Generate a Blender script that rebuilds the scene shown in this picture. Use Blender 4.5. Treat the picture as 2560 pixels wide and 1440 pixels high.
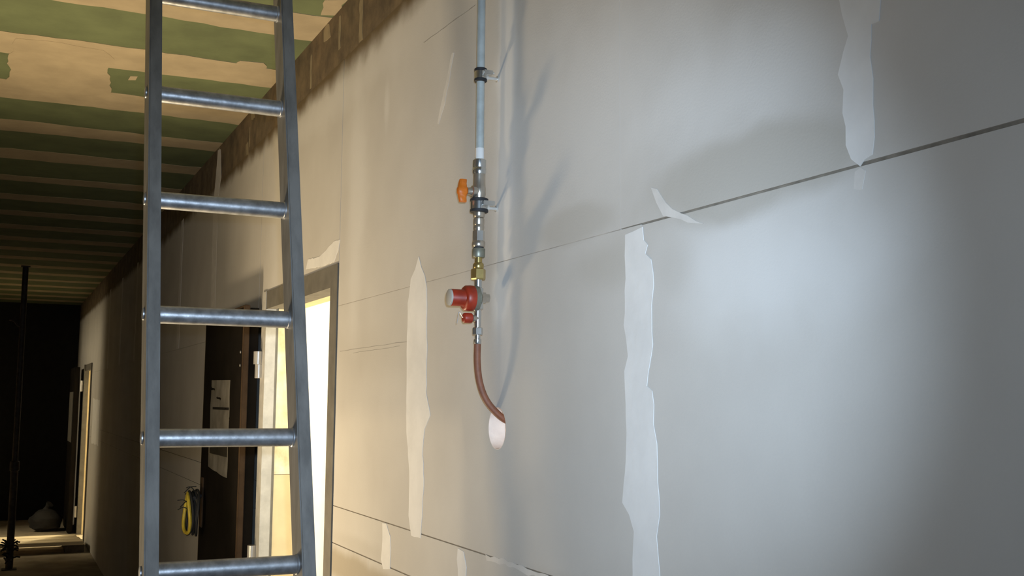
import bpy, bmesh, math, random
from mathutils import Vector, Matrix
random.seed(7)
for o in list(bpy.data.objects): bpy.data.objects.remove(o, do_unlink=True)
S = bpy.context.scene
COL = S.collection

# ------------------------------------------------------------------ camera
# x = across the corridor (right wall at x = 1), y = along it, z = up, eye at 1.72 m
YAW, PITCH, ROLL, FPX = math.radians(25.1667), math.radians(6.0010), math.radians(0.4747), 2703.8
fwd = Vector((math.sin(YAW)*math.cos(PITCH), math.cos(YAW)*math.cos(PITCH), math.sin(PITCH)))
rgt = Vector((math.cos(YAW), -math.sin(YAW), 0))
upv = rgt.cross(fwd)
r2 = rgt*math.cos(ROLL) + upv*math.sin(ROLL)
u2 = -rgt*math.sin(ROLL) + upv*math.cos(ROLL)
cd = bpy.data.cameras.new('camera')
cd.sensor_width = 36.0; cd.lens = FPX/2560*36.0; cd.clip_start = 0.02
cam = bpy.data.objects.new('camera', cd); COL.objects.link(cam)
m = Matrix((r2, u2, -fwd)).transposed().to_4x4(); m.translation = Vector((0, 0, 1.72))
cam.matrix_world = m
S.camera = cam

# ------------------------------------------------------------------ world, lamps, exposure
wd = bpy.data.worlds.new('world'); S.world = wd; wd.use_nodes = True
wd.node_tree.nodes['Background'].inputs[0].default_value = (0.9, 0.8, 0.6, 1)
wd.node_tree.nodes['Background'].inputs[1].default_value = 0.0
vs = S.view_settings
vs.view_transform = 'Standard'; vs.look = 'None'; vs.gamma = 1.0; vs.use_curve_mapping = False
vs.exposure = 0.0

def lamp(name, kind, loc, power, color, size=0.03, aim=None, cone=None, blend=1.0):
    d = bpy.data.lights.new(name, kind); d.energy = power; d.color = color
    d.shadow_soft_size = size
    if kind == 'SPOT':
        d.spot_size = math.radians(cone); d.spot_blend = blend
    o = bpy.data.objects.new(name, d); COL.objects.link(o); o.location = loc
    if aim is not None:
        o.rotation_euler = (Vector(aim)-Vector(loc)).to_track_quat('-Z', 'Y').to_euler()
    return o
TORCH_AT, TORCH_AIM = (0.03, 0.02, 1.76), (1.0, 2.37, 1.885)
lamp('phone_torch_beam', 'SPOT', TORCH_AT, 206, (0.63, 0.80, 1.0), 0.012, TORCH_AIM, 53, 1.0)
lamp('phone_torch_spill', 'SPOT', TORCH_AT, 33, (0.63, 0.80, 1.0), 0.012, TORCH_AIM, 100, 1.0)
lamp('floor_floodlight', 'SPOT', (0.1, 4.4, 0.35), 255, (1.0, 0.78, 0.48), 0.12, (0.48, 3.35, 3.07), 110, 1.0)
lamp('work_lamp', 'SPOT', (-1.0, 3.4, 1.0), 74, (1.0, 0.79, 0.50), 0.30, (1.0, 3.9, 2.2), 140, 0.6)
lamp('left_room_lamp', 'POINT', (-3.3, 3.6, 2.337), 95, (1.0, 0.79, 0.50), 0.03)
lamp('side_room_lamp', 'POINT', (2.3, 4.25, 2.2), 260, (1.0, 0.92, 0.72), 0.12)
lamp('far_room_lamp', 'POINT', (2.0, 15.5, 2.3), 400, (1.0, 0.84, 0.54), 0.08)
lamp('side_passage_lamp', 'POINT', (-1.9, 14.2, 2.3), 125, (1.0, 0.84, 0.56), 0.12)

# ------------------------------------------------------------------ materials
MATS = {}
def ramp2(nt, fac, a, b, p0=0.35, p1=0.65):
    n = nt.nodes.new('ShaderNodeValToRGB')
    n.color_ramp.elements[0].position = p0; n.color_ramp.elements[1].position = p1
    n.color_ramp.elements[0].color = (*a, 1); n.color_ramp.elements[1].color = (*b, 1)
    nt.links.new(fac, n.inputs[0]); return n.outputs[0]
def mat(name, col, rough=0.7, metal=0.0, *, spec=0.5, vary=0.12, scale=12.0, bump=0.0, bscale=60.0, coat=0.0, second=None, stretch=None):
    if name in MATS: return MATS[name]
    M = bpy.data.materials.new(name); M.use_nodes = True; nt = M.node_tree
    b = nt.nodes['Principled BSDF']
    b.inputs['Roughness'].default_value = rough; b.inputs['Metallic'].default_value = metal
    b.inputs['Coat Weight'].default_value = coat; b.inputs['Specular IOR Level'].default_value = spec
    g = nt.nodes.new('ShaderNodeNewGeometry')
    src = g.outputs['Position']
    if stretch:
        mp = nt.nodes.new('ShaderNodeMapping'); mp.inputs['Scale'].default_value = stretch
        nt.links.new(src, mp.inputs[0]); src = mp.outputs[0]
    n = nt.nodes.new('ShaderNodeTexNoise'); n.inputs['Scale'].default_value = scale
    n.inputs['Detail'].default_value = 5; n.inputs['Roughness'].default_value = 0.6
    nt.links.new(src, n.inputs['Vector'])
    c2 = second or tuple(min(1, c*(1+vary)) for c in col)
    c1 = col if second else tuple(c*(1-vary) for c in col)
    out = ramp2(nt, n.outputs[0], c1, c2)
    nt.links.new(out, b.inputs['Base Color'])
    if bump:
        n2 = nt.nodes.new('ShaderNodeTexNoise'); n2.inputs['Scale'].default_value = bscale; n2.inputs['Detail'].default_value = 4
        nt.links.new(src, n2.inputs['Vector'])
        bp = nt.nodes.new('ShaderNodeBump'); bp.inputs['Strength'].default_value = bump; bp.inputs['Distance'].default_value = 0.004
        nt.links.new(n2.outputs[0], bp.inputs['Height']); nt.links.new(bp.outputs[0], b.inputs['Normal'])
    MATS[name] = M; return M

def nmath(nt, op, a, b=None, c=None):
    n = nt.nodes.new('ShaderNodeMath'); n.operation = op
    for i, v in enumerate((a, b, c)):
        if v is None: continue
        if isinstance(v, (int, float)): n.inputs[i].default_value = v
        else: nt.links.new(v, n.inputs[i])
    return n.outputs[0]
def nmix(nt, fac, a, b):
    n = nt.nodes.new('ShaderNodeMix'); n.data_type = 'RGBA'
    for s, v in ((n.inputs[0], fac), (n.inputs[6], a), (n.inputs[7], b)):
        if isinstance(v, tuple): s.default_value = (*v, 1)
        elif isinstance(v, (int, float)): s.default_value = v
        else: nt.links.new(v, s)
    return n.outputs[2]

def board_material():
    """raw plasterboard paper with thin, half dry skims of filler trowelled over it"""
    M = bpy.data.materials.new('plasterboard'); M.use_nodes = True; nt = M.node_tree
    b = nt.nodes['Principled BSDF']; b.inputs['Roughness'].default_value = 0.85
    b.inputs['Specular IOR Level'].default_value = 0.25
    g = nt.nodes.new('ShaderNodeNewGeometry'); pos = g.outputs['Position']
    n = nt.nodes.new('ShaderNodeTexNoise'); n.inputs['Scale'].default_value = 3.0; n.inputs['Detail'].default_value = 6
    nt.links.new(pos, n.inputs['Vector'])
    base = ramp2(nt, n.outputs[0], BOARD_A, BOARD_B, 0.3, 0.7)
    fine = nt.nodes.new('ShaderNodeTexNoise'); fine.inputs['Scale'].default_value = 220; fine.inputs['Detail'].default_value = 2
    nt.links.new(pos, fine.inputs['Vector'])
    base = nmix(nt, nmath(nt, 'MULTIPLY', fine.outputs[0], 0.16), base, (0.42, 0.40, 0.37))
    wob = nt.nodes.new('ShaderNodeTexNoise'); wob.inputs['Scale'].default_value = 7; wob.inputs['Detail'].default_value = 3
    nt.links.new(pos, wob.inputs['Vector'])
    sx = nt.nodes.new('ShaderNodeSeparateXYZ'); nt.links.new(pos, sx.inputs[0])
    Y, Z = sx.outputs[1], sx.outputs[2]
    w = nmath(nt, 'MULTIPLY_ADD', wob.outputs[0], 0.8, -0.4)
    col = base
    for (cy, cz, ry, rz, soft, amt, c) in SKIMS:
        dy = nmath(nt, 'DIVIDE', nmath(nt, 'SUBTRACT', Y, cy), ry)
        dz = nmath(nt, 'DIVIDE', nmath(nt, 'SUBTRACT', Z, cz), rz)
        r = nmath(nt, 'SQRT', nmath(nt, 'ADD', nmath(nt, 'MULTIPLY', dy, dy), nmath(nt, 'MULTIPLY', dz, dz)))
        r = nmath(nt, 'ADD', r, w)
        mr = nt.nodes.new('ShaderNodeMapRange'); mr.interpolation_type = 'SMOOTHSTEP'
        mr.inputs[1].default_value = 1-soft; mr.inputs[2].default_value = 1+soft*0.3
        mr.inputs[3].default_value = amt; mr.inputs[4].default_value = 0.0
        nt.links.new(r, mr.inputs[0])
        col = nmix(nt, mr.outputs[0], col, c)
    # board colour blends into brown towards the upper edge, with a wavering border
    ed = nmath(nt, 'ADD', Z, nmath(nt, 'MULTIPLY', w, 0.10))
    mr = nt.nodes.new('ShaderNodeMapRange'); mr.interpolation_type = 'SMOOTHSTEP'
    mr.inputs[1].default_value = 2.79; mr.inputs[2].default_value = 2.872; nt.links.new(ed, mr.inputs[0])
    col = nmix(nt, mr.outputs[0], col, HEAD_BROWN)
    nt.links.new(col, b.inputs['Base Color'])
    bp = nt.nodes.new('ShaderNodeBump'); bp.inputs['Strength'].default_value = 0.12; bp.inputs['Distance'].default_value = 0.002
    nt.links.new(fine.outputs[0], bp.inputs['Height']); nt.links.new(bp.outputs[0], b.inputs['Normal'])
    MATS['board'] = M; return M
BOARD_A, BOARD_B = (0.49, 0.468, 0.435), (0.56, 0.54, 0.505)
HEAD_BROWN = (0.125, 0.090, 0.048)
SKIM = (0.66, 0.65, 0.63); GREY = (0.42, 0.395, 0.35)
SKIMS = [ # y, z, half width, half height, softness, amount, colour
    (1.27, 1.93, 0.34, 0.13, 0.9, 0.75, SKIM), (1.85, 2.30, 0.55, 0.22, 0.8, 0.5, SKIM), (1.30, 2.22, 0.34, 0.11, 0.8, 0.6, SKIM),
    (1.32, 2.065, 0.30, 0.075, 0.35, 0.8, GREY), (1.83, 2.065, 0.17, 0.045, 0.4, 0.5, GREY), (1.72, 1.97, 0.15, 0.055, 0.8, 0.5, GREY), (1.50, 1.94, 0.07, 0.06, 0.7, 0.3, GREY),
    (2.45, 2.05, 0.35, 0.07, 0.7, 0.35, GREY), (3.05, 1.85, 0.55, 0.10, 0.9, 0.35, GREY), (2.165, 2.25, 0.075, 0.8, 0.8, 0.5, SKIM),
    (3.30, 2.35, 0.12, 0.5, 0.8, 0.55, SKIM), (4.42, 2.6, 0.14, 0.5, 0.9, 0.5, SKIM), (3.6, 2.75, 1.0, 0.08, 0.9, 0.45, SKIM),
    (2.19, 1.95, 0.05, 0.085, 0.7, 0.7, SKIM), (2.165, 2.50, 0.055, 0.60, 0.5, 0.85, SKIM), (3.02, 2.60, 0.03, 0.09, 0.8, 0.5, SKIM),
    (3.2, 1.285, 0.4, 0.03, 0.8, 0.4, GREY), (3.2, 1.20, 0.6, 0.055, 0.5, 0.7, (0.33, 0.28, 0.20)), (1.75, 1.37, 0.35, 0.03, 0.8, 0.5, GREY),
]
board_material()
mat('filler', (0.69, 0.68, 0.66), 0.9, vary=0.05, scale=9, bump=0.15)
mat('filler_thin', (0.60, 0.575, 0.54), 0.9, vary=0.07, scale=14, bump=0.1)
mat('filler_warm', (0.52, 0.44, 0.32), 0.9, vary=0.16, scale=8, bump=0.15)
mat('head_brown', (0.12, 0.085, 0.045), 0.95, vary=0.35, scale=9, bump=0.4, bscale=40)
mat('streak', (0.24, 0.19, 0.11), 0.95, vary=0.2)
mat('joint_bead', (0.20, 0.175, 0.14), 0.95, vary=0.25, scale=30)
mat('joint_bead_filled', (0.37, 0.34, 0.30), 0.95, vary=0.2, scale=12)
mat('pencil', (0.30, 0.28, 0.25), 0.9, vary=0.1)
mat('masonry', (0.30, 0.26, 0.21), 0.95, vary=0.2, bump=0.3)
mat('green_board', (0.110, 0.135, 0.063), 0.85, vary=0.16, scale=5, bump=0.05)
mat('joint_filler', (0.355, 0.29, 0.19), 0.9, vary=0.10, scale=6, bump=0.15)
mat('concrete', (0.34, 0.29, 0.21), 0.92, vary=0.22, scale=3.5, bump=0.3, bscale=25)
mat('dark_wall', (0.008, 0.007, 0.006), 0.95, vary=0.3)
mat('side_white', (0.82, 0.80, 0.74), 0.9, vary=0.03)
mat('cream_rough', (0.70, 0.58, 0.36), 0.95, scale=11, bump=0.3, bscale=30, second=(0.93, 0.85, 0.62))
mat('cream', (0.74, 0.62, 0.38), 0.9, vary=0.05, scale=9)
mat('frame_grey', (0.135, 0.125, 0.105), 0.7, vary=0.15, scale=14)
mat('frame_lit', (0.50, 0.49, 0.46), 0.5, vary=0.12, scale=18)  # same frame as frame_grey, painted paler for the jamb that catches the light
mat('leaf_dark', (0.010, 0.008, 0.006), 0.8, spec=0.08, vary=0.25, scale=6)
mat('leaf_brown', (0.060, 0.038, 0.022), 0.8, spec=0.15, vary=0.25, scale=9)
mat('alu', (0.155, 0.150, 0.140), 0.55, 0.12, vary=0.22, scale=30, bump=0.08, stretch=(1, 1, 0.25))
mat('alu_rung', (0.40, 0.415, 0.44), 0.38, 0.8, vary=0.25, scale=40, bump=0.1)
mat('galv', (0.37, 0.40, 0.39), 0.55, 0.1, vary=0.10, scale=40)
mat('chrome', (0.62, 0.63, 0.62), 0.22, 0.95, vary=0.08, scale=30)
mat('nickel', (0.50, 0.45, 0.38), 0.30, 0.85, vary=0.12, scale=30)
mat('brass', (0.52, 0.40, 0.16), 0.30, 0.9, vary=0.12, scale=40)
mat('dull_nut', (0.24, 0.24, 0.19), 0.45, 0.6, vary=0.15, scale=60)
mat('orange', (0.60, 0.145, 0.008), 0.45, vary=0.12, scale=40)
mat('red', (0.30, 0.028, 0.010), 0.42, vary=0.18, scale=50)
mat('cap_grey', (0.40, 0.37, 0.32), 0.35, vary=0.1)
mat('rubber', (0.016, 0.016, 0.018), 0.7, vary=0.2)
mat('hose', (0.235, 0.088, 0.045), 0.6, vary=0.14, scale=45, bump=0.15, bscale=140)
mat('hole_plaster', (0.95, 0.78, 0.66), 0.9, vary=0.08, scale=30, bump=0.3)
mat('steel', (0.62, 0.60, 0.56), 0.35, 0.5, vary=0.1)
mat('yellow', (0.62, 0.47, 0.05), 0.5, vary=0.15, scale=40)
mat('black_cord', (0.02, 0.02, 0.02), 0.7)
mat('prop_steel', (0.050, 0.038, 0.030), 0.6, 0.4, vary=0.3, scale=20)
mat('timber', (0.66, 0.55, 0.36), 0.8, vary=0.15, scale=8, stretch=(0.3, 6, 6))
mat('timber_dark', (0.10, 0.075, 0.05), 0.9, vary=0.2)
mat('sack', (0.012, 0.011, 0.010), 0.8, vary=0.3, scale=10)

# ------------------------------------------------------------------ builders
def link_mesh(name, bm, mat_name, parent=None, smooth=False, base=None):
    """one bmesh in world coordinates -> one object (child meshes are shifted to their parent's origin)"""
    bmesh.ops.recalc_face_normals(bm, faces=bm.faces)
    off = Vector((0, 0, 0)); p = parent
    while p is not None: off += p.location; p = p.parent
    if base is not None: off = Vector(base)
    for v in bm.verts: v.co -= off
    me = bpy.data.meshes.new(name); bm.to_mesh(me); bm.free()
    me.materials.append(MATS[mat_name])
    if smooth:
        for f in me.polygons: f.use_smooth = True
        try: me.set_sharp_from_angle(angle=math.radians(38))
        except Exception: pass
    o = bpy.data.objects.new(name, me); COL.objects.link(o)
    if parent is not None: o.parent = parent
    elif base is not None: o.location = base
    return o
def tag(o, label, cat, group=None, kind=None):
    o['label'] = label; o['category'] = cat
    if group: o['group'] = group
    if kind: o['kind'] = kind
    return o
def thing(name, loc, label, cat, group=None, kind=None):
    o = bpy.data.objects.new(name, None); COL.objects.link(o); o.location = loc; o.empty_display_size = 0.05
    return tag(o, label, cat, group, kind)
def add_box(bm, x0, x1, y0, y1, z0, z1):
    v = [bm.verts.new(c) for c in ((x0,y0,z0),(x1,y0,z0),(x1,y1,z0),(x0,y1,z0),(x0,y0,z1),(x1,y0,z1),(x1,y1,z1),(x0,y1,z1))]
    for f in ((0,1,2,3),(4,5,6,7),(0,1,5,4),(1,2,6,5),(2,3,7,6),(3,0,4,7)): bm.faces.new([v[i] for i in f])
def box(name, b, mname, parent=None, bevel=0.0):
    bm = bmesh.new(); add_box(bm, *b)
    if bevel: bmesh.ops.bevel(bm, geom=bm.edges[:], offset=bevel, segments=2, affect='EDGES')
    return link_mesh(name, bm, mname, parent)
def plate(name, outer, holes, axis, a0, a1, mname, parent=None):
    """flat outline with holes, given in the plane across `axis`, extruded from a0 to a1"""
    bm = bmesh.new()
    def P(u, v, a): return (a, u, v) if axis == 'x' else (u, v, a)
    edges = []
    for loop in [outer]+holes:
        vs_ = [bm.verts.new(P(u, v, a0)) for u, v in loop]
        for i in range(len(vs_)): edges.append(bm.edges.new((vs_[i], vs_[(i+1) % len(vs_)])))
    bmesh.ops.triangle_fill(bm, edges=edges, use_beauty=True)
    r = bmesh.ops.extrude_face_region(bm, geom=bm.faces[:])
    d = a1-a0
    for v in [g for g in r['geom'] if isinstance(g, bmesh.types.BMVert)]:
        v.co += Vector((d, 0, 0)) if axis == 'x' else Vector((0, 0, d))
    return link_mesh(name, bm, mname, parent)
def frame_axes(d):
    d = Vector(d).normalized(); a = Vector((0, 0, 1)) if abs(d.z) < 0.9 else Vector((1, 0, 0))
    u = d.cross(a).normalized(); return d, u, d.cross(u).normalized()
def add_lathe(bm, origin, axis, prof, seg=24, phase=0.0):
    """prof: (distance along axis, radius); six segments give a hexagon"""
    d, u, w = frame_axes(axis); o = Vector(origin); rings = []
    for s, r in prof:
        rings.append([bm.verts.new(o+d*s+(u*math.cos(2*math.pi*k/seg+phase)+w*math.sin(2*math.pi*k/seg+phase))*max(r, 1e-5)) for k in range(seg)])
    for a, b in zip(rings, rings[1:]):
        for k in range(seg): bm.faces.new((a[k], a[(k+1) % seg], b[(k+1) % seg], b[k]))
    bm.faces.new(rings[0]); bm.faces.new(rings[-1])
def lathe(name, origin, axis, prof, mname, parent=None, seg=24, phase=0.0, smooth=True):
    bm = bmesh.new(); add_lathe(bm, origin, axis, prof, seg, phase); return link_mesh(name, bm, mname, parent, smooth)
def catmull(pts, n):
    out = []; P = [Vector(p) for p in pts]; P = [P[0]*2-P[1]]+P+[P[-1]*2-P[-2]]
    for i in range(1, len(P)-2):
        for k in range(n):
            t = k/n; a, b, c, d = P[i-1], P[i], P[i+1], P[i+2]
            out.append(0.5*((2*b)+(c-a)*t+(2*a-5*b+4*c-d)*t*t+(3*b-a-3*c+d)*t*t*t))
    out.append(P[-2]); return out
def add_tube(bm, pts, r, seg=14):
    rings = []; n = len(pts); u = None
    for i in range(n):
        d = (pts[min(i+1, n-1)]-pts[max(i-1, 0)]).normalized()
        if u is None: _, u, w = frame_axes(d)
        u = (u-d*u.dot(d)).normalized(); w = d.cross(u)
        rr = r[i] if isinstance(r, list) else r
        rings.append([bm.verts.new(pts[i]+(u*math.cos(2*math.pi*k/seg)+w*math.sin(2*math.pi*k/seg))*rr) for k in range(seg)])
    for a, b in zip(rings, rings[1:]):
        for k in range(seg): bm.faces.new((a[k], a[(k+1) % seg], b[(k+1) % seg], b[k]))
    bm.faces.new(rings[0]); bm.faces.new(rings[-1])
def tube(name, pts, r, mname, parent=None, seg=14):
    bm = bmesh.new(); add_tube(bm, [Vector(p) for p in pts], r, seg); return link_mesh(name, bm, mname, parent, True)
def rough_poly(poly, amp, step):
    """resample an outline and ruffle it a little, like the edge a trowel leaves"""
    out = []
    for i in range(len(poly)):
        a, b = poly[i], poly[(i+1) % len(poly)]; L = math.hypot(b[0]-a[0], b[1]-a[1]); n = max(1, int(L/step))
        for k in range(n):
            t = k/n; out.append((a[0]+(b[0]-a[0])*t+random.uniform(-amp, amp), a[1]+(b[1]-a[1])*t+random.uniform(-amp, amp)))
    return out
def ring(name, origin, axis, ri, prof, mname, parent=None, seg=28):
    """a hollow band: outer profile, inner radius ri"""
    bm = bmesh.new(); d, u, w = frame_axes(axis); o = Vector(origin)
    loop = prof+[(prof[-1][0], ri), (prof[0][0], ri)]; rings = []
    for s_, r in loop: rings.append([bm.verts.new(o+d*s_+(u*math.cos(2*math.pi*k/seg)+w*math.sin(2*math.pi*k/seg))*r) for k in range(seg)])
    for i in range(len(rings)):
        a, b = rings[i], rings[(i+1) % len(rings)]
        for k in range(seg): bm.faces.new((a[k], a[(k+1) % seg], b[(k+1) % seg], b[k]))
    return link_mesh(name, bm, mname, parent, True)
def circle(cy, cz, r, n=48): return [(cy+r*math.cos(2*math.pi*k/n), cz+r*math.sin(2*math.pi*k/n)) for k in range(n)]

# ------------------------------------------------------------------ the setting
CEIL, TEND, TBACK, XL = 3.075, 17.0, -2.6, -1.3
D1 = (3.56, 4.56, 2.12)      # clear opening of the near doorway: y0, y1, height
D2 = (14.2, 15.0, 2.08)      # far doorway
HOLE = (2.200, 1.661, 0.047)
fl = box('floor', (XL-3.5, 5.0, TBACK-0.2, TEND+0.2, -0.12, 0.0), 'concrete'); tag(fl, 'bare dusty concrete floor of the corridor, seen at the lower left', 'floor', kind='structure')

# right wall: masonry core, boards screwed to it as separate pieces, filler over the joints
core = [(TBACK, 0.0), (D1[0]-0.0, 0.0), (D1[0], D1[2]), (D1[1], D1[2]), (D1[1], 0.0), (D2[0], 0.0), (D2[0], D2[2]), (D2[1], D2[2]), (D2[1], 0.0), (TEND, 0.0), (TEND, CEIL), (TBACK, CEIL)]
wr = plate('wall_right', core, [circle(HOLE[0], HOLE[1], HOLE[2]+0.002)], 'x', 1.0125, 1.165, 'masonry')
tag(wr, 'long boarded corridor wall on the right with filled joints', 'wall', kind='structure')
TOP = 2.875
def wboard(y0, y1, z0, z1, holes=[]):
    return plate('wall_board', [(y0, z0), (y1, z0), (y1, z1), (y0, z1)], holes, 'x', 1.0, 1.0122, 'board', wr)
J1, J2, J3 = 2.0315, 1.379, 1.261   # heights of the three level joints
g = 0.0002
def row(ys, z0, z1, hole=None):
    for a, b in zip(ys, ys[1:]):
        h = [circle(*HOLE)] if hole and a < HOLE[0] < b else []
        wboard(a+g, b-g, z0, z1, h)
DO0, DO1, DOT = 3.487, 4.626, 2.175
FO0, FO1, FOT = 14.13, 15.07, 2.15
# top row, with the gap below it narrowing along the wall
wboard(TBACK+g, 1.062-g, J1+0.0026, TOP)
wboard(1.062+g, 1.67-g, J1+0.0014, TOP)
wboard(1.67+g, DO0-0.003, J1+0.0009, TOP)
row([DO0, DO1], DOT, TOP)
wboard(DO1+g, 4.722-0.002, J1+0.0006, TOP)
wboard(4.722+0.002, 5.87-g, J1+0.0006, TOP)
row([5.87, 7.1, 8.35, 9.6, 10.85, 12.1, FO0], J1+0.0006, TOP)
row([FO0, FO1], FOT, TOP); row([FO1, TEND], J1+0.0006, TOP)
row([TBACK, -1.0, 0.35, 1.60], J2+0.0012, J1-0.0026)
row([1.60, 2.715, DO0-0.003], J2+0.0016, J1-0.0009, True)
row([DO1, 6.4, 7.6, 8.9, 10.2, 11.4, 12.6, FO0], J2+0.0012, J1-0.0006); row([FO1, TEND], J2+0.0012, J1-0.0006)
row([TBACK, 0.0, 1.2, 2.395, 2.955, DO0-0.003], J3+0.0018, J2-0.0016)
row([DO1, 6.0, 7.3, 8.6, 9.9, 11.2, 12.5, FO0], J3+0.0012, J2-0.0012); row([FO1, TEND], J3+0.0012, J2-0.0012)
row([TBACK, -0.6, 0.65, 1.9, 3.1, DO0-0.003], 0.005, J3-0.0018)
row([DO1, 5.8, 7.05, 8.3, 9.55, 10.8, 12.05, FO0], 0.005, J3-0.0012); row([FO1, TEND], 0.005, J3-0.0012)
# half-filled level joints
for zj, y0, y1, d in ((J1, TBACK, 1.67, 1.0035), (J1, 1.67, DO0-0.003, 1.0005), (J2, TBACK, DO0-0.003, 1.0010), (J3, TBACK, DO0-0.003, 1.0012)):
    box('joint_bead', (d, 1.0122, y0, y1, zj-0.0026, zj+0.0026), 'joint_bead_filled' if y0 > 1 else 'joint_bead', wr)
# brown head strip between boards and ceiling
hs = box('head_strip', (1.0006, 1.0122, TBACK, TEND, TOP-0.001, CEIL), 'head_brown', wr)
hs['label'] = 'dark brown strip under the ceiling'
STRIPS = {
'B160': [(1.652,2.021),(1.593,2.026),(1.592,2.002),(1.579,1.992),(1.587,1.979),(1.567,1.964),(1.562,1.943),(1.558,1.918),(1.565,1.888),(1.563,1.861),(1.564,1.82),(1.568,1.799),(1.579,1.769),(1.581,1.749),(1.565,1.742),(1.562,1.718),(1.561,1.685),(1.552,1.651),(1.55,1.612),(1.547,1.566),(1.544,1.534),(1.553,1.5),(1.546,1.462),(1.545,1.417),(1.63,1.404),(1.627,1.498),(1.64,1.524),(1.662,1.546),(1.659,1.578),(1.653,1.62),(1.65,1.669),(1.653,1.718),(1.654,1.774),(1.644,1.802),(1.655,1.859),(1.651,1.981)],
'A106': [(1.099,2.3),(1.015,2.27),(1.02,2.239),(1.023,2.213),(1.036,2.214),(1.041,2.171),(1.037,2.138),(1.036,2.106),(1.036,2.064),(1.038,2.038),(1.055,2.036),(1.064,2.031),(1.079,2.043),(1.086,2.064),(1.089,2.086),(1.092,2.109),(1.089,2.141),(1.099,2.16),(1.086,2.19),(1.079,2.21),(1.09,2.241)],
'B270': [(2.72,2.108),(2.697,2.075),(2.669,2.049),(2.655,2.015),(2.645,1.868),(2.645,1.743),(2.614,1.682),(2.653,1.645),(2.665,1.598),(2.652,1.517),(2.66,1.425),(2.669,1.369),(2.741,1.365),(2.762,1.415),(2.761,1.51),(2.778,1.594),(2.793,1.636),(2.795,1.722),(2.8,1.875),(2.799,1.984),(2.777,2.049),(2.746,2.073)],
'C295': [(2.977,1.373),(2.945,1.377),(2.909,1.346),(2.9,1.315),(2.907,1.258),(2.965,1.247),(2.984,1.271),(2.977,1.328)],
'C240': [(2.417,1.372),(2.38,1.371),(2.365,1.335),(2.368,1.298),(2.412,1.301),(2.421,1.346)],
'over': [(3.898,2.233),(3.731,2.228),(3.555,2.257),(3.478,2.252),(3.499,2.221),(3.549,2.186),(3.727,2.188),(3.924,2.203)],
'str1': [(2.501,2.608),(2.485,2.602),(2.515,2.539),(2.546,2.483),(2.584,2.437),(2.598,2.443),(2.563,2.498),(2.532,2.554)],
'A585': [(5.895,3.065),(5.81,3.054),(5.767,2.898),(5.837,2.781),(5.823,2.476),(5.801,2.198),(5.935,2.208),(5.959,2.493),(5.975,2.803),(5.927,2.928)],
'arc': [(1.566,2.09),(1.55,2.083),(1.523,2.055),(1.478,2.033),(1.411,2.004),(1.478,2.022),(1.526,2.035),(1.551,2.063)],
'lowj': [(2.253,1.379),(2.137,1.383),(2.021,1.379),(1.932,1.376),(1.946,1.369),(2.04,1.367),(2.153,1.371),(2.251,1.37)],
'knob2': [(1.063,2.028),(1.05,2.024),(1.057,2.0),(1.064,1.996),(1.073,2.002),(1.075,2.024)],
}
THIN = {'A216', 'smear', 'A323', 'str1', 'str2', 'A470', 'arc', 'lowj', 'knob2', 'A585'}
for k, poly in STRIPS.items():
    o = plate('filler_strip', rough_poly(poly, 0.0022 if k not in THIN else 0.003, 0.02), [], 'x', 1.0-(0.0009 if k not in THIN else 0.0005), 1.0004, 'filler_thin' if k in THIN else 'filler', wr)
# far boards: joints filled in a quicker way
for y in (7.1, 8.35, 9.6, 10.85, 12.1):
    plate('filler_strip', rough_poly([(y-0.05, J1), (y+0.05, J1), (y+0.04, TOP-0.01), (y-0.045, TOP-0.01)], 0.006, 0.06), [], 'x', 0.999, 1.0004, 'filler_thin', wr)
plate('filler_patch', rough_poly([(12.75, 1.20), (13.75, 1.20), (13.78, 1.72), (12.8, 1.70)], 0.01, 0.1), [], 'x', 0.9988, 1.0004, 'filler', wr)
# filler drawn up over the brown strip
for y, w, z0, z1 in ((3.55, 0.012, 2.93, 3.05), (3.30, 0.02, 2.88, 3.06), (3.93, 0.012, 2.89, 3.02), (5.86, 0.035, 2.87, 3.07), (5.05, 0.010, 2.9, 3.0), (3.72, 0.045, 3.02, 3.07), (4.98, 0.05, 3.02, 3.07), (5.1, 0.03, 2.87, 2.93)):
    plate('filler_streak', rough_poly([(y-w, z0), (y+w, z0), (y+w*1.3, z1), (y-w*0.6, z1)], w*0.3, 0.03), [], 'x', 0.9998, 1.0010, 'streak', wr)
# pencil setting-out lines
for a, b, h in (((2.71, 2.696), (2.35, 2.681), 0.0022), ((3.45, 1.879), (2.80, 1.881), 0.0014), ((3.30, 1.868), (2.86, 1.871), 0.0010)):
    pts = []; n = 14
    for k in range(n+1): t = k/n; pts.append((a[0]+(b[0]-a[0])*t, a[1]+(b[1]-a[1])*t+random.uniform(-.001, .001)))
    poly = pts+[(p[0], p[1]+h*random.uniform(.5, 1.2)) for p in reversed(pts)]
    plate('pencil_line', poly, [], 'x', 0.9997, 1.0003, 'pencil', wr)
# round core hole lined with plaster
bm = bmesh.new(); N = 48; rr = []
for x, r in ((1.0002, HOLE[2]), (1.0002, HOLE[2]-0.0012), (1.165, HOLE[2]-0.0012), (1.165, HOLE[2])):
    rr.append([bm.verts.new((x, HOLE[0]+r*math.cos(2*math.pi*k/N), HOLE[1]+r*math.sin(2*math.pi*k/N))) for k in range(N)])
for i in range(4):
    a, b = rr[i], rr[(i+1) % 4]
    for k in range(N): bm.faces.new((a[k], a[(k+1) % N], b[(k+1) % N], b[k]))
hl = link_mesh('core_hole', bm, 'hole_plaster', wr, True); hl['label'] = 'round pale drilled hole the hose runs into'

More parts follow.
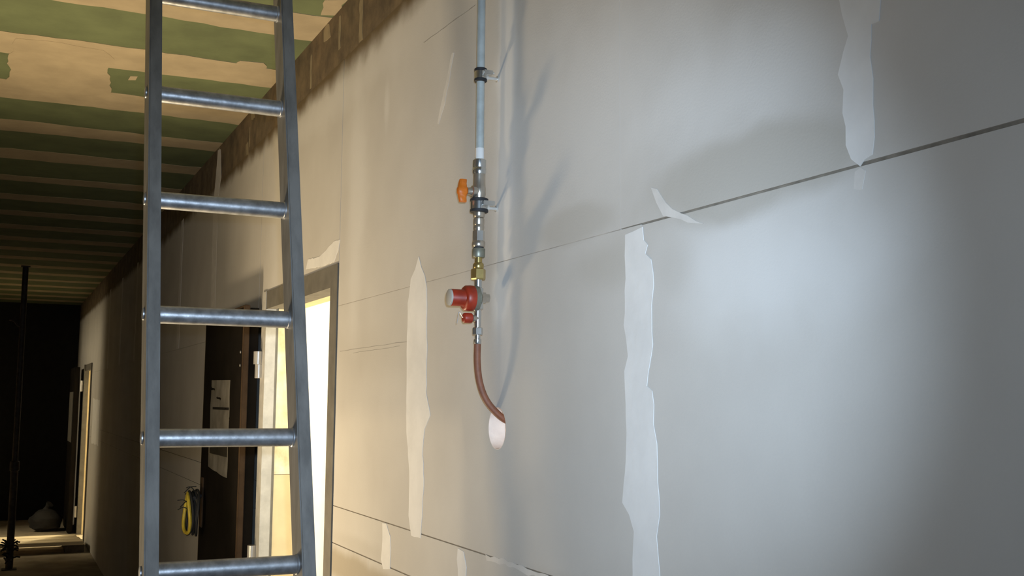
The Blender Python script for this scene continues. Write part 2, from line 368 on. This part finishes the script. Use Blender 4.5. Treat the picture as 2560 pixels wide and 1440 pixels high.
# ceiling: green boards with filled joints
ce = box('ceiling', (XL-3.5, 1.165, TBACK-0.2, TEND+0.2, CEIL+0.014, CEIL+0.15), 'masonry'); tag(ce, 'green plasterboard corridor ceiling striped with beige filled joints', 'ceiling', kind='structure')
bands = [(-0.66, .13), (0.03, .13), (0.72, .13), (1.41, .13), (2.10, .13), (2.79, .12), (3.09+.1, .10), (3.785, .135), (4.475, .14), (5.17, .155), (5.865, .115), (6.555, .125), (7.29, .10)]
y = 7.29
while y < TEND-0.9:
    y += 0.70; bands.append((y, random.uniform(.10, .13)))
prev = TBACK
for c, h in bands+[(TEND, 0)]:
    box('ceiling_board', (XL, 1.0115, prev+0.001, c-0.001, CEIL, CEIL+0.0135), 'green_board', ce); prev = c
for c, h in bands:
    n = 34; lo, hi = [], []; ph = random.uniform(0, 6)
    for k in range(n+1):
        x = XL+(1.0-XL)*k/n
        s = 0.012*math.sin(x*4+ph)+random.uniform(-.008, .008)
        lo.append((x, c-h+s)); hi.append((x, c+h+0.012*math.sin(x*3+ph*2)+random.uniform(-.008, .008)))
    plate('joint_filler', lo+hi[::-1], [], 'z', CEIL-0.0015, CEIL+0.001, 'joint_filler', ce)
patch = [(-0.02, 4.40), (0.10, 4.38), (0.30, 4.40), (0.345, 4.50), (0.335, 4.66), (0.35, 4.80), (0.37, 4.95), (0.375, 5.1), (0.2, 5.2), (-0.03, 5.2), (-0.05, 5.02), (-0.035, 4.95), (-0.03, 4.88), (-0.045, 4.72), (-0.03, 4.58)]
plate('joint_filler', rough_poly(patch, 0.006, 0.04), [], 'z', CEIL-0.0022, CEIL+0.001, 'joint_filler', ce)
for poly in ([(0.80, 4.30), (0.90, 4.28), (0.92, 4.35), (0.80, 4.36)], [(0.42, 4.72), (0.45, 4.70), (0.46, 4.76), (0.43, 4.78)], [(0.93, 3.50), (1.0, 3.45), (1.0, 3.62), (0.95, 3.64)]):
    plate('joint_filler', rough_poly(poly, 0.008, 0.03), [], 'z', CEIL-0.0018, CEIL+0.001, 'joint_filler', ce)

# left wall with the doorway the warm light falls through, end and back walls
LJ0, LJ1, LH = 3.04, 4.0, 2.05
wl = plate('wall_left', [(TBACK, 0), (LJ0, 0), (LJ0, LH), (LJ1, LH), (LJ1, 0), (13.91, 0), (13.91, 2.4), (14.7, 2.4), (14.7, 0), (TEND, 0), (TEND, CEIL), (TBACK, CEIL)], [], 'x', XL-0.12, XL, 'masonry')
tag(wl, 'left corridor wall with an open doorway and a side passage', 'wall', kind='structure')
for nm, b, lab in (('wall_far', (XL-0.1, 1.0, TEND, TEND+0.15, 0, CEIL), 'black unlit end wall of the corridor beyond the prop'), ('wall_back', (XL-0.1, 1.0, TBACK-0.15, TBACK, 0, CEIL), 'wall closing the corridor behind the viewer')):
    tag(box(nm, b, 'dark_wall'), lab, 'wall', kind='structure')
# bright rooms behind the right wall
def side_room(nm, y0, y1, x1, lab):
    bm = bmesh.new(); c = 0.1
    add_box(bm, x1, x1+c, y0-c, y1+c, 0, CEIL); add_box(bm, 1.165, x1, y0-c, y0, 0, CEIL); add_box(bm, 1.165, x1, y1, y1+c, 0, CEIL); add_box(bm, 1.165, x1+c, y0-c, y1+c, CEIL, CEIL+c)
    tag(link_mesh(nm, bm, 'side_white'), lab, 'wall', kind='structure')
side_room('wall_room', 0.6, 6.6, 4.4, 'blazing white walls of the lit room seen through the near doorway')
side_room('wall_store', 12.2, 16.6, 3.6, 'pale walls of the lit room behind the far doorway')

# ------------------------------------------------------------------ near doorway
d1 = thing('door_1', (1.0, 4.56, 0), 'near steel-framed doorway glowing white, its dark leaf folded back on the wall', 'door', kind='structure')
bm = bmesh.new(); add_box(bm, 0.996, 1.004, 3.489, 3.558, 0, 2.175); add_box(bm, 0.996, 1.035, 3.5581, 3.572, 0, 2.0995); add_box(bm, 1.035, 1.060, 3.548, 3.5605, 0, 2.115)
link_mesh('jamb', bm, 'frame_grey', d1)
bm = bmesh.new(); add_box(bm, 0.994, 1.004, 4.556, 4.626, 0, 2.175); add_box(bm, 0.994, 1.036, 4.542, 4.5559, 0, 2.0995)
link_mesh('jamb', bm, 'frame_lit', d1)
box('rebate', (1.036, 1.049, 4.552, 4.5605, 0, 2.115), 'frame_grey', d1)
bm = bmesh.new(); add_box(bm, 0.996, 1.004, 3.558, 4.556, 2.10, 2.175); add_box(bm, 1.0041, 1.035, 3.558, 4.556, 2.10, 2.1115)
link_mesh('frame_head', bm, 'frame_grey', d1)
box('head_rebate', (1.0351, 1.085, 3.5605, 4.552, 2.104, 2.1205), 'frame_grey', d1)
box('reveal_plaster', (1.049, 1.166, 4.555, 4.561, 1.41, 2.118), 'cream_rough', d1)
box('reveal_board', (1.049, 1.166, 4.554, 4.561, 0, 1.408), 'cream', d1)
box('soffit_plaster', (1.0851, 1.166, 3.5605, 4.555, 2.112, 2.1205), 'cream', d1)
# leaf, swung right round so that it lies along the wall
lf = box('door_leaf', (0.946, 0.986, 4.640, 5.570, 0.012, 2.110), 'leaf_dark', d1, 0.002)
box('leaf_lip', (0.922, 0.946, 4.632, 5.590, 0.008, 2.122), 'leaf_brown', lf, 0.003)
box('leaf_panel', (0.9205, 0.9225, 4.66, 5.575, 0.02, 2.110), 'leaf_dark', lf)
for z in (1.866, 1.06, 0.28):
    h = lathe('hinge', (0.981, 4.612, z+0.003), (0, 0, 1), [(0, .0195), (.0535, .0195), (.0545, .017)], 'steel', d1, 20)
    lathe('hinge_barrel', (0.985, 4.612, z-0.056), (0, 0, 1), [(0, .015), (.0010, .0165), (.058, .0165)], 'steel', h, 20)
for z in (1.922, 1.865): lathe('screw', (0.9206, 4.682, z), (-1, 0, 0), [(0, .006), (.002, .006), (.003, .003)], 'steel', lf, 12)
hd = box('handle_plate', (0.914, 0.9206, 5.47, 5.52, 1.10, 1.34), 'leaf_brown', lf, 0.002)
tube('lever', [(0.914, 5.495, 1.25), (0.885, 5.495, 1.25), (0.868, 5.490, 1.25), (0.862, 5.47, 1.25), (0.862, 5.38, 1.248)], 0.010, 'rubber', hd, 10)

# paper notice
bm = bmesh.new(); nu, nv = 6, 10; grid = []
for j in range(nv+1):
    r_ = []
    for i in range(nu+1):
        yy = 4.885+(5.36-4.885)*i/nu; zt, zb = 1.805+0.001*i, 1.376+0.004*i
        zz = zt+(zb-zt)*j/nv
        xx = 0.9195-0.006*(j/nv)**3*abs(math.sin(i*1.1))-0.0012*math.sin(j*1.3+i*.6)
        r_.append(bm.verts.new((xx, yy, zz)))
    grid.append(r_)
for j in range(nv):
    for i in range(nu): bm.faces.new((grid[j][i], grid[j][i+1], grid[j+1][i+1], grid[j+1][i]))
bmesh.ops.solidify(bm, geom=bm.faces[:], thickness=0.0004)
def paper_material():
    M = bpy.data.materials.new('paper'); M.use_nodes = True; nt = M.node_tree; b = nt.nodes['Principled BSDF']; b.inputs['Roughness'].default_value = 0.5
    g_ = nt.nodes.new('ShaderNodeNewGeometry'); sx = nt.nodes.new('ShaderNodeSeparateXYZ'); nt.links.new(g_.outputs['Position'], sx.inputs[0]); Y, Z = sx.outputs[1], sx.outputs[2]
    n = nt.nodes.new('ShaderNodeTexNoise'); n.inputs['Scale'].default_value = 14; nt.links.new(g_.outputs['Position'], n.inputs['Vector'])
    col = ramp2(nt, n.outputs[0], (0.30, 0.28, 0.24), (0.44, 0.42, 0.37))
    def inb(v, a, b_): return nmath(nt, 'MULTIPLY', nmath(nt, 'GREATER_THAN', v, a), nmath(nt, 'LESS_THAN', v, b_))
    k1 = nmath(nt, 'MULTIPLY', inb(Z, 1.672, 1.684), inb(Y, 4.90, 5.30))
    k2 = nmath(nt, 'MULTIPLY', inb(Z, 1.465, 1.515), inb(Y, 4.90, 5.33))
    col = nmix(nt, k1, col, (0.03, 0.028, 0.025)); col = nmix(nt, k2, col, (0.07, 0.065, 0.055))
    nt.links.new(col, b.inputs['Base Color']); MATS['paper'] = M
paper_material()
tag(link_mesh('paper_notice', bm, 'paper', None, False, base=(0.9195, 5.12, 1.40)), 'grey paper notice with dark bars taped to the dark door leaf', 'notice')

# coil of yellow cable on the handle
cc = thing('cable_coil', (0.869, 5.44, 1.06), 'small coil of yellow and black cable hanging on the dark door handle', 'cable')
for k in range(5):
    pts = []; R = 0.088+0.006*math.sin(k*2.1)
    for i in range(33):
        a = 2*math.pi*i/32; pts.append(Vector((0.862+0.010*(k-2)+0.006*math.sin(a*2+k), 5.44+R*0.9*math.cos(a), 1.176+R*1.12*math.sin(a)+0.004*math.sin(a*3+k))))
    tube('cable_loop', pts, 0.0085 if k < 1 else 0.006, 'yellow' if k < 1 else 'black_cord', cc, 8)
for k in range(6):
    a = k*1.3; p0 = Vector((0.85+0.006*k, 5.44, 1.19+0.022*k)); p1 = p0+Vector((-0.05-0.012*math.sin(a), 0.02*math.cos(a), 0.03*math.sin(a*1.7)))
    tube('cable_tie', catmull([p0, (p0+p1)/2+Vector((0, 0, .012)), p1], 4), 0.0025, 'black_cord', cc, 6)

# ------------------------------------------------------------------ far doorway
d2 = thing('door_2', (1.0, 15.0, 0), 'far doorway showing as a thin bright strip near the end of the corridor', 'door', kind='structure')
bm = bmesh.new(); add_box(bm, 0.985, 1.0, FO0, D2[0], 0, 2.15); link_mesh('jamb', bm, 'frame_grey', d2)
bm = bmesh.new(); add_box(bm, 0.965, 1.0, 14.99, FO1, 0, 2.15); add_box(bm, 0.965, 1.02, 14.975, 14.99, 0, 2.07); link_mesh('jamb', bm, 'frame_grey', d2)
box('frame_head', (0.985, 1.03, D2[0], 14.99, 2.07, 2.15), 'frame_grey', d2)
box('reveal_board', (1.02, 1.166, 14.985, 15.001, 0, 2.079), 'cream', d2)
l2 = box('door_leaf', (0.86, 0.92, 15.08, 16.05, 0.01, 2.12), 'leaf_dark', d2, 0.003)
for z in (1.875, 0.28): lathe('hinge', (0.945, 15.03, z-0.07), (0, 0, 1), [(0, .02), (.14, .02)], 'steel', d2, 14)
box('notice_strip', (0.852, 0.86, 15.2, 15.9, 1.15, 1.80), 'frame_grey', l2)

# ------------------------------------------------------------------ ladder
LO = Vector((0.3060, 2.5071, 1.9065)); LV = Vector((0, 0.2619, 0.9651)); LN = Vector((0, 0.9651, -0.2619)); LW = 0.295
s0, s1 = -1.9065/0.9651+0.004, (3.062-1.9065)/0.9651
base = LO+LV*(-1.9065/0.9651)
ld = thing('ladder', (base.x+LW/2, base.y, 0.0), 'tall dull aluminium ladder with round rungs standing in front of the doorway', 'ladder')
RD, RWID = 0.0435, 0.030
def rail(xa, xb):
    bm = bmesh.new(); add_box(bm, xa, xb, -RD, RD, s0+0.03, s1)
    bmesh.ops.bevel(bm, geom=[e for e in bm.edges if abs(e.verts[0].co.z-e.verts[1].co.z) > 0.5], offset=0.003, segments=2, affect='EDGES')
    for v in bm.verts: v.co = Vector((v.co.x, 0, 0))+Vector((0, LO.y, LO.z))+LN*v.co.y+LV*v.co.z
    r_ = link_mesh('rail', bm, 'alu', ld)
    bm = bmesh.new(); add_box(bm, xa-0.003, xb+0.003, -RD-0.003, RD+0.003, s0+0.008, s0+0.10)
    for v in bm.verts:
        v.co = Vector((v.co.x, 0, 0))+Vector((0, LO.y, LO.z))+LN*v.co.y+LV*v.co.z
        v.co.z = max(v.co.z, 0.0)
    link_mesh('rubber_foot', bm, 'rubber', r_)
    return r_
ra = rail(LO.x-RWID+0.003, LO.x+0.002); rb = rail(LO.x+LW, LO.x+LW+RWID)
for k in range(-6, 5):
    c = LO+LV*0.28*k
    rg = lathe('rung', (LO.x-0.001, c.y, c.z), (1, 0, 0), [(0, .0200), (LW+0.002, .0200)], 'alu_rung', ld, 28)
    for x0, dx in ((LO.x, 1), (LO.x+LW, -1)):
        lathe('rung_collar', (x0, c.y, c.z), (dx, 0, 0), [(0, .0218), (.003, .0218), (.0045, .0203)], 'alu_rung', rg, 28)
    for x0, dx in ((LO.x-RWID, -1), (LO.x+LW+RWID, 1)):
        lathe('rung_end', (x0, c.y, c.z), (dx, 0, 0), [(-0.002, .0140), (.0010, .0140), (.0016, .0110)], 'alu_rung', rg, 28)

# ------------------------------------------------------------------ gas line on the wall
GX, GY = 0.957, 2.215; PX = 1/1105.0
gl = thing('gas_line', (GX, GY, 1.66), 'grey steel pipe with orange tap, brass fittings, red regulator and brown hose', 'pipe')
def seg(name, prof, mname, parent=gl, n=26, phase=0.0):
    return lathe(name, (GX, GY, 0), (0, 0, 1), sorted([(z, r*PX) for z, r in prof]), mname, parent, n, phase, n > 8)
seg('steel_pipe', [(2.262, 10.4), (CEIL-0.001, 10.4)], 'galv')
seg('thread_tape', [(2.262, 10.9), (2.292, 10.9), (2.2925, 10.3)], 'filler')
seg('coupling', [(2.266, 14.5), (2.264, 16.4), (2.249, 16.4), (2.247, 15.6), (2.245, 17), (2.237, 17), (2.232, 15.2)], 'chrome')
vb = seg('ball_valve', [(2.234, 14.8), (2.222, 15.0), (2.204, 15.2), (2.200, 16.5), (2.184, 16.5), (2.180, 14.5), (2.140, 14.5), (2.134, 13.5), (2.132, 11.5)], 'nickel')
lathe('valve_bonnet', (GX, GY, 2.191), (-1, 0, 0), [(0.006, .0135), (0.018, .0135), (0.020, .0095), (0.027, .0080), (0.030, .0080)], 'nickel', vb, 24)
# butterfly handle: two wings on a hub
bm = bmesh.new()
prof = [(0.0, 0.0125), (0.0055, 0.0125), (0.0085, 0.0095), (0.016, 0.0095), (0.024, 0.0085), (0.0258, 0.0070)]
for sgn in (1, -1):
    pr = []
    for z, w in prof: pr.append((sgn*z, w))
    rings = []
    for z, w in pr:
        hx = 0.0112 if abs(z) < 0.006 else (0.0095 if abs(z) < 0.01 else 0.0088-0.0012*(abs(z)-0.01)/0.0162)
        cx = GX-0.0415+(0.0015 if abs(z) > .02 else 0)
        rings.append([bm.verts.new((cx+a*hx, GY+b*w*0.75, 2.191+z)) for a, b in ((-1, -.6), (-.6, -1), (.6, -1), (1, -.6), (1, .6), (.6, 1), (-.6, 1), (-1, .6))])
    for a, b in zip(rings, rings[1:]):
        for k in range(8): bm.faces.new((a[k], a[(k+1) % 8], b[(k+1) % 8], b[k]))
    bm.faces.new(rings[-1])
bmesh.ops.remove_doubles(bm, verts=bm.verts[:], dist=0.0002)
hdl = link_mesh('valve_handle', bm, 'orange', vb, True); hdl['label'] = 'orange butterfly handle'
seg('nipple', [(2.131, 12.0), (2.1295, 13.6), (2.117, 13.6), (2.115, 12.4), (2.112, 13.6), (2.106, 13.2), (2.104, 12.2), (2.102, 12.2)], 'nickel')
seg('hex_adapter', [(2.102, 15.0), (2.079, 15.0)], 'chrome', n=6, phase=0.35)
seg('adapter_collar', [(2.079, 14.5), (2.077, 16.2), (2.068, 16.2), (2.0655, 14.5)], 'nickel')
seg('joint_washer', [(2.0655, 12.5), (2.0625, 12.5)], 'rubber')
un = seg('union_nut', [(2.0625, 15.0), (2.061, 16.2), (2.044, 16.2), (2.0415, 14.8)], 'dull_nut', n=12)
seg('brass_stem', [(2.0415, 9.0), (2.030, 9.2), (2.0285, 12.0), (2.026, 13.4), (2.018, 13.4), (2.0155, 11.5)], 'brass')
seg('brass_nut', [(2.0155, 17.2), (2.0140, 18.4), (1.994, 18.4), (1.9912, 16.8)], 'brass', n=6, phase=0.35)
seg('regulator_inlet', [(1.9912, 9.5), (1.972, 9.0)], 'chrome')
# regulator, its axis square to the wall
rg = seg('regulator', [(1.974, 8.0), (1.972, 13), (1.926, 13), (1.924, 8.6), (1.888, 8.0)], 'chrome')
lathe('back_plug', (GX+0.006, GY, 1.951), (1, 0, 0), [(0, .014), (.010, .014), (.012, .010), (.020, .010)], 'nickel', rg, 6)
lathe('flange', (GX-0.0135, GY, 1.9488), (1, 0, 0), [(0, .0285), (.011, .0285), (.014, .022), (.018, .016)], 'dull_nut', rg, 32)
bn = lathe('bonnet', (GX-0.0135, GY, 1.9488), (-1, 0, 0), [(0, .0285), (.008, .0290), (.018, .0282), (.0215, .0250), (.0225, .0195), (.024, .0188), (.053, .0188), (.0535, .0185)], 'red', rg, 32)
bn['label'] = 'red regulator bonnet'
lathe('cap', (GX-0.0665, GY, 1.9488), (-1, 0, 0), [(-.004, .0180), (.0005, .0186), (.0042, .0180), (.0050, .0165)], 'cap_grey', bn, 32)
lathe('outlet_stub', (GX, GY, 1.9045), (-1, 0, 0), [(0, .0075), (.013, .0075), (.0135, .0062), (.016, .0062)], 'nickel', rg, 16)
tc = lathe('test_cap', (GX-0.0145, GY, 1.9045), (-1, 0, 0), [(0, .0095), (.002, .0115), (.018, .0118), (.0205, .0100), (.0215, .0080)], 'red', rg, 10)
tube('cap_wire', catmull([(GX-0.036, GY, 1.9045), (GX-0.043, GY-.002, 1.9135), (GX-0.046, GY, 1.9165), (GX-0.048, GY, 1.9045), (GX-0.0505, GY, 1.8915)], 6), 0.0009, 'steel', tc, 6)
seg('swivel_neck', [(1.888, 7.5), (1.882, 7.5)], 'chrome')
seg('hex_swivel', [(1.884, 11.8), (1.8825, 13.0), (1.8690, 13.0), (1.8672, 11.8)], 'chrome', n=6, phase=0.35)
seg('tail_piece', [(1.8672, 7.0), (1.858, 6.5)], 'chrome')
seg('ferrule', [(1.8585, 8.0), (1.8575, 9.4), (1.8485, 9.4), (1.8470, 8.6)], 'chrome')
hp = catmull([(GX, GY, 1.8490), (GX-.0003, 2.2145, 1.808), (GX+.004, 2.213, 1.768), (GX+.0150, 2.210, 1.7325), (GX+.0335, 2.206, 1.7050), (1.0215, 2.2015, 1.6800), (1.065, 2.199, 1.668), (1.11, 2.198, 1.664), (1.155, 2.198, 1.664)], 8)
hs_ = tube('hose', hp, 0.0077, 'hose', gl, 16); hs_['label'] = 'reddish brown rubber hose bending into the wall'

# the two clamps that hold the pipe off the wall
def clamp(z, r, ri, label, hh):
    c = thing('pipe_clamp', (1.0, GY, z), label, 'clamp', 'pipe clamps')
    ring('clamp_band', (GX, GY, z-hh*0.55), (0, 0, 1), r*0.93, [(0, r), (hh*1.1, r)], 'chrome', c)
    for s in (1, -1):
        zz = z+s*hh*0.78
        ring('rubber_lining', (GX, GY, zz-hh*0.26), (0, 0, 1), ri, [(0, r*0.96), (hh*.08, r*1.06), (hh*.44, r*1.06), (hh*.52, r*0.96)], 'rubber', c)
    box('lug', (GX-r*0.1, GX+r+0.007, GY-r-0.011, GY-r*0.96, z-hh*0.15, z+hh*0.5), 'chrome', c, 0.001)
    lathe('lug_screw', (GX+r*0.4, GY-r-0.004, z+hh*0.20), (1, 0, 0), [(-.008, .0045), (-.004, .0045), (-.0039, .0028), (.020, .0028)], 'steel', c, 12)
    lathe('stud', (GX+r*0.9, GY, z-hh*0.25), (1, 0, 0), [(0, .0065), (.006, .0065), (.0062, .0040), (1.0-(GX+r*0.9)+.001, .0040)], 'steel', c, 14)
    lathe('wall_washer', (0.9975, GY, z-hh*0.25), (1, 0, 0), [(0, .0075), (.0027, .0075)], 'steel', c, 16)
clamp(2.4625, 0.0138, 0.0097, 'upper black-lined pipe clamp on the plain grey pipe', 0.0150)
clamp(2.1600, 0.0195, 0.0134, 'lower black-lined pipe clamp just below the orange tap', 0.0155)

# ------------------------------------------------------------------ far end of the corridor
pr_ = thing('steel_prop', (0.17, 12.2, 0), 'dark steel prop standing between floor and ceiling at the far left', 'prop')
lathe('outer_tube', (0.17, 12.2, 0.006), (0, 0, 1), [(0, .036), (1.05, .036)], 'prop_steel', pr_, 18)
lathe('inner_tube', (0.17, 12.2, 1.04), (0, 0, 1), [(0, .029), (CEIL-1.05, .029)], 'prop_steel', pr_, 18)
lathe('collar', (0.17, 12.2, 0.98), (0, 0, 1), [(0, .036), (.004, .047), (.09, .047), (.1, .036)], 'prop_steel', pr_, 18)
box('base_plate', (0.10, 0.24, 12.13, 12.27, 0.0, 0.008), 'prop_steel', pr_, 0.002)
box('head_plate', (0.125, 0.215, 12.155, 12.245, CEIL-0.012, CEIL-0.003), 'prop_steel', pr_, 0.002)
tube('locking_pin', catmull([(0.19, 12.2, 2.45), (0.13, 12.2, 2.455), (0.09, 12.19, 2.50), (0.045, 12.19, 2.515)], 4), 0.010, 'prop_steel', pr_, 8)
bm = bmesh.new()
for k in range(40):
    a = random.uniform(0, 6.28); z = random.uniform(0.08, 0.26); r = random.uniform(.05, .10); p = Vector((0.17+.03*math.cos(a), 12.2+.03*math.sin(a), z)); q = Vector((0.17+r*math.cos(a), 12.2+r*math.sin(a), z+random.uniform(-.03, .05)))
    add_tube(bm, [p, (p+q)/2+Vector((0, 0, .01)), q], 0.008, 5)
tw = link_mesh('wire_tangle', bm, 'black_cord', pr_); tw['kind'] = 'stuff'; tw['label'] = 'dark tangle of binding wire round the foot'

pk = thing('plank_platform', (0.3, 13.5, 0), 'low bright timber plank platform on the floor before the far doorway', 'platform')
for i, y0 in enumerate((13.22, 13.46, 13.70)):
    box('plank', (-0.55, 0.93-0.02*i, y0, y0+0.225, 0.085, 0.125), 'timber', pk, 0.004)
box('support_block', (0.74, 0.94, 13.24, 13.90, 0.0, 0.084), 'timber_dark', pk, 0.004)
box('support_block', (-0.45, -0.25, 13.24, 13.90, 0.0, 0.084), 'timber_dark', pk, 0.004)
# rubble sack
bm = bmesh.new(); bmesh.ops.create_icosphere(bm, subdivisions=3, radius=1.0)
for v in bm.verts:
    c = v.co.copy(); s = 1+0.10*math.sin(c.x*5+1)*math.cos(c.y*6)+0.06*math.sin(c.z*9)
    v.co = Vector((0.62+c.x*0.20*s, 15.5+c.y*0.17*s, max(0.0, 0.13+c.z*0.15*s)))
sk = thing('rubble_sack', (0.62, 15.5, 0), 'dark slumped sack on the floor near the far doorway', 'sack')
link_mesh('sack_body', bm, 'sack', sk, True)
tube('sack_neck', [Vector((0.62, 15.5, 0.27)), Vector((0.63, 15.49, 0.31)), Vector((0.66, 15.47, 0.35))], [0.05, 0.028, 0.05], 'sack', sk, 12)
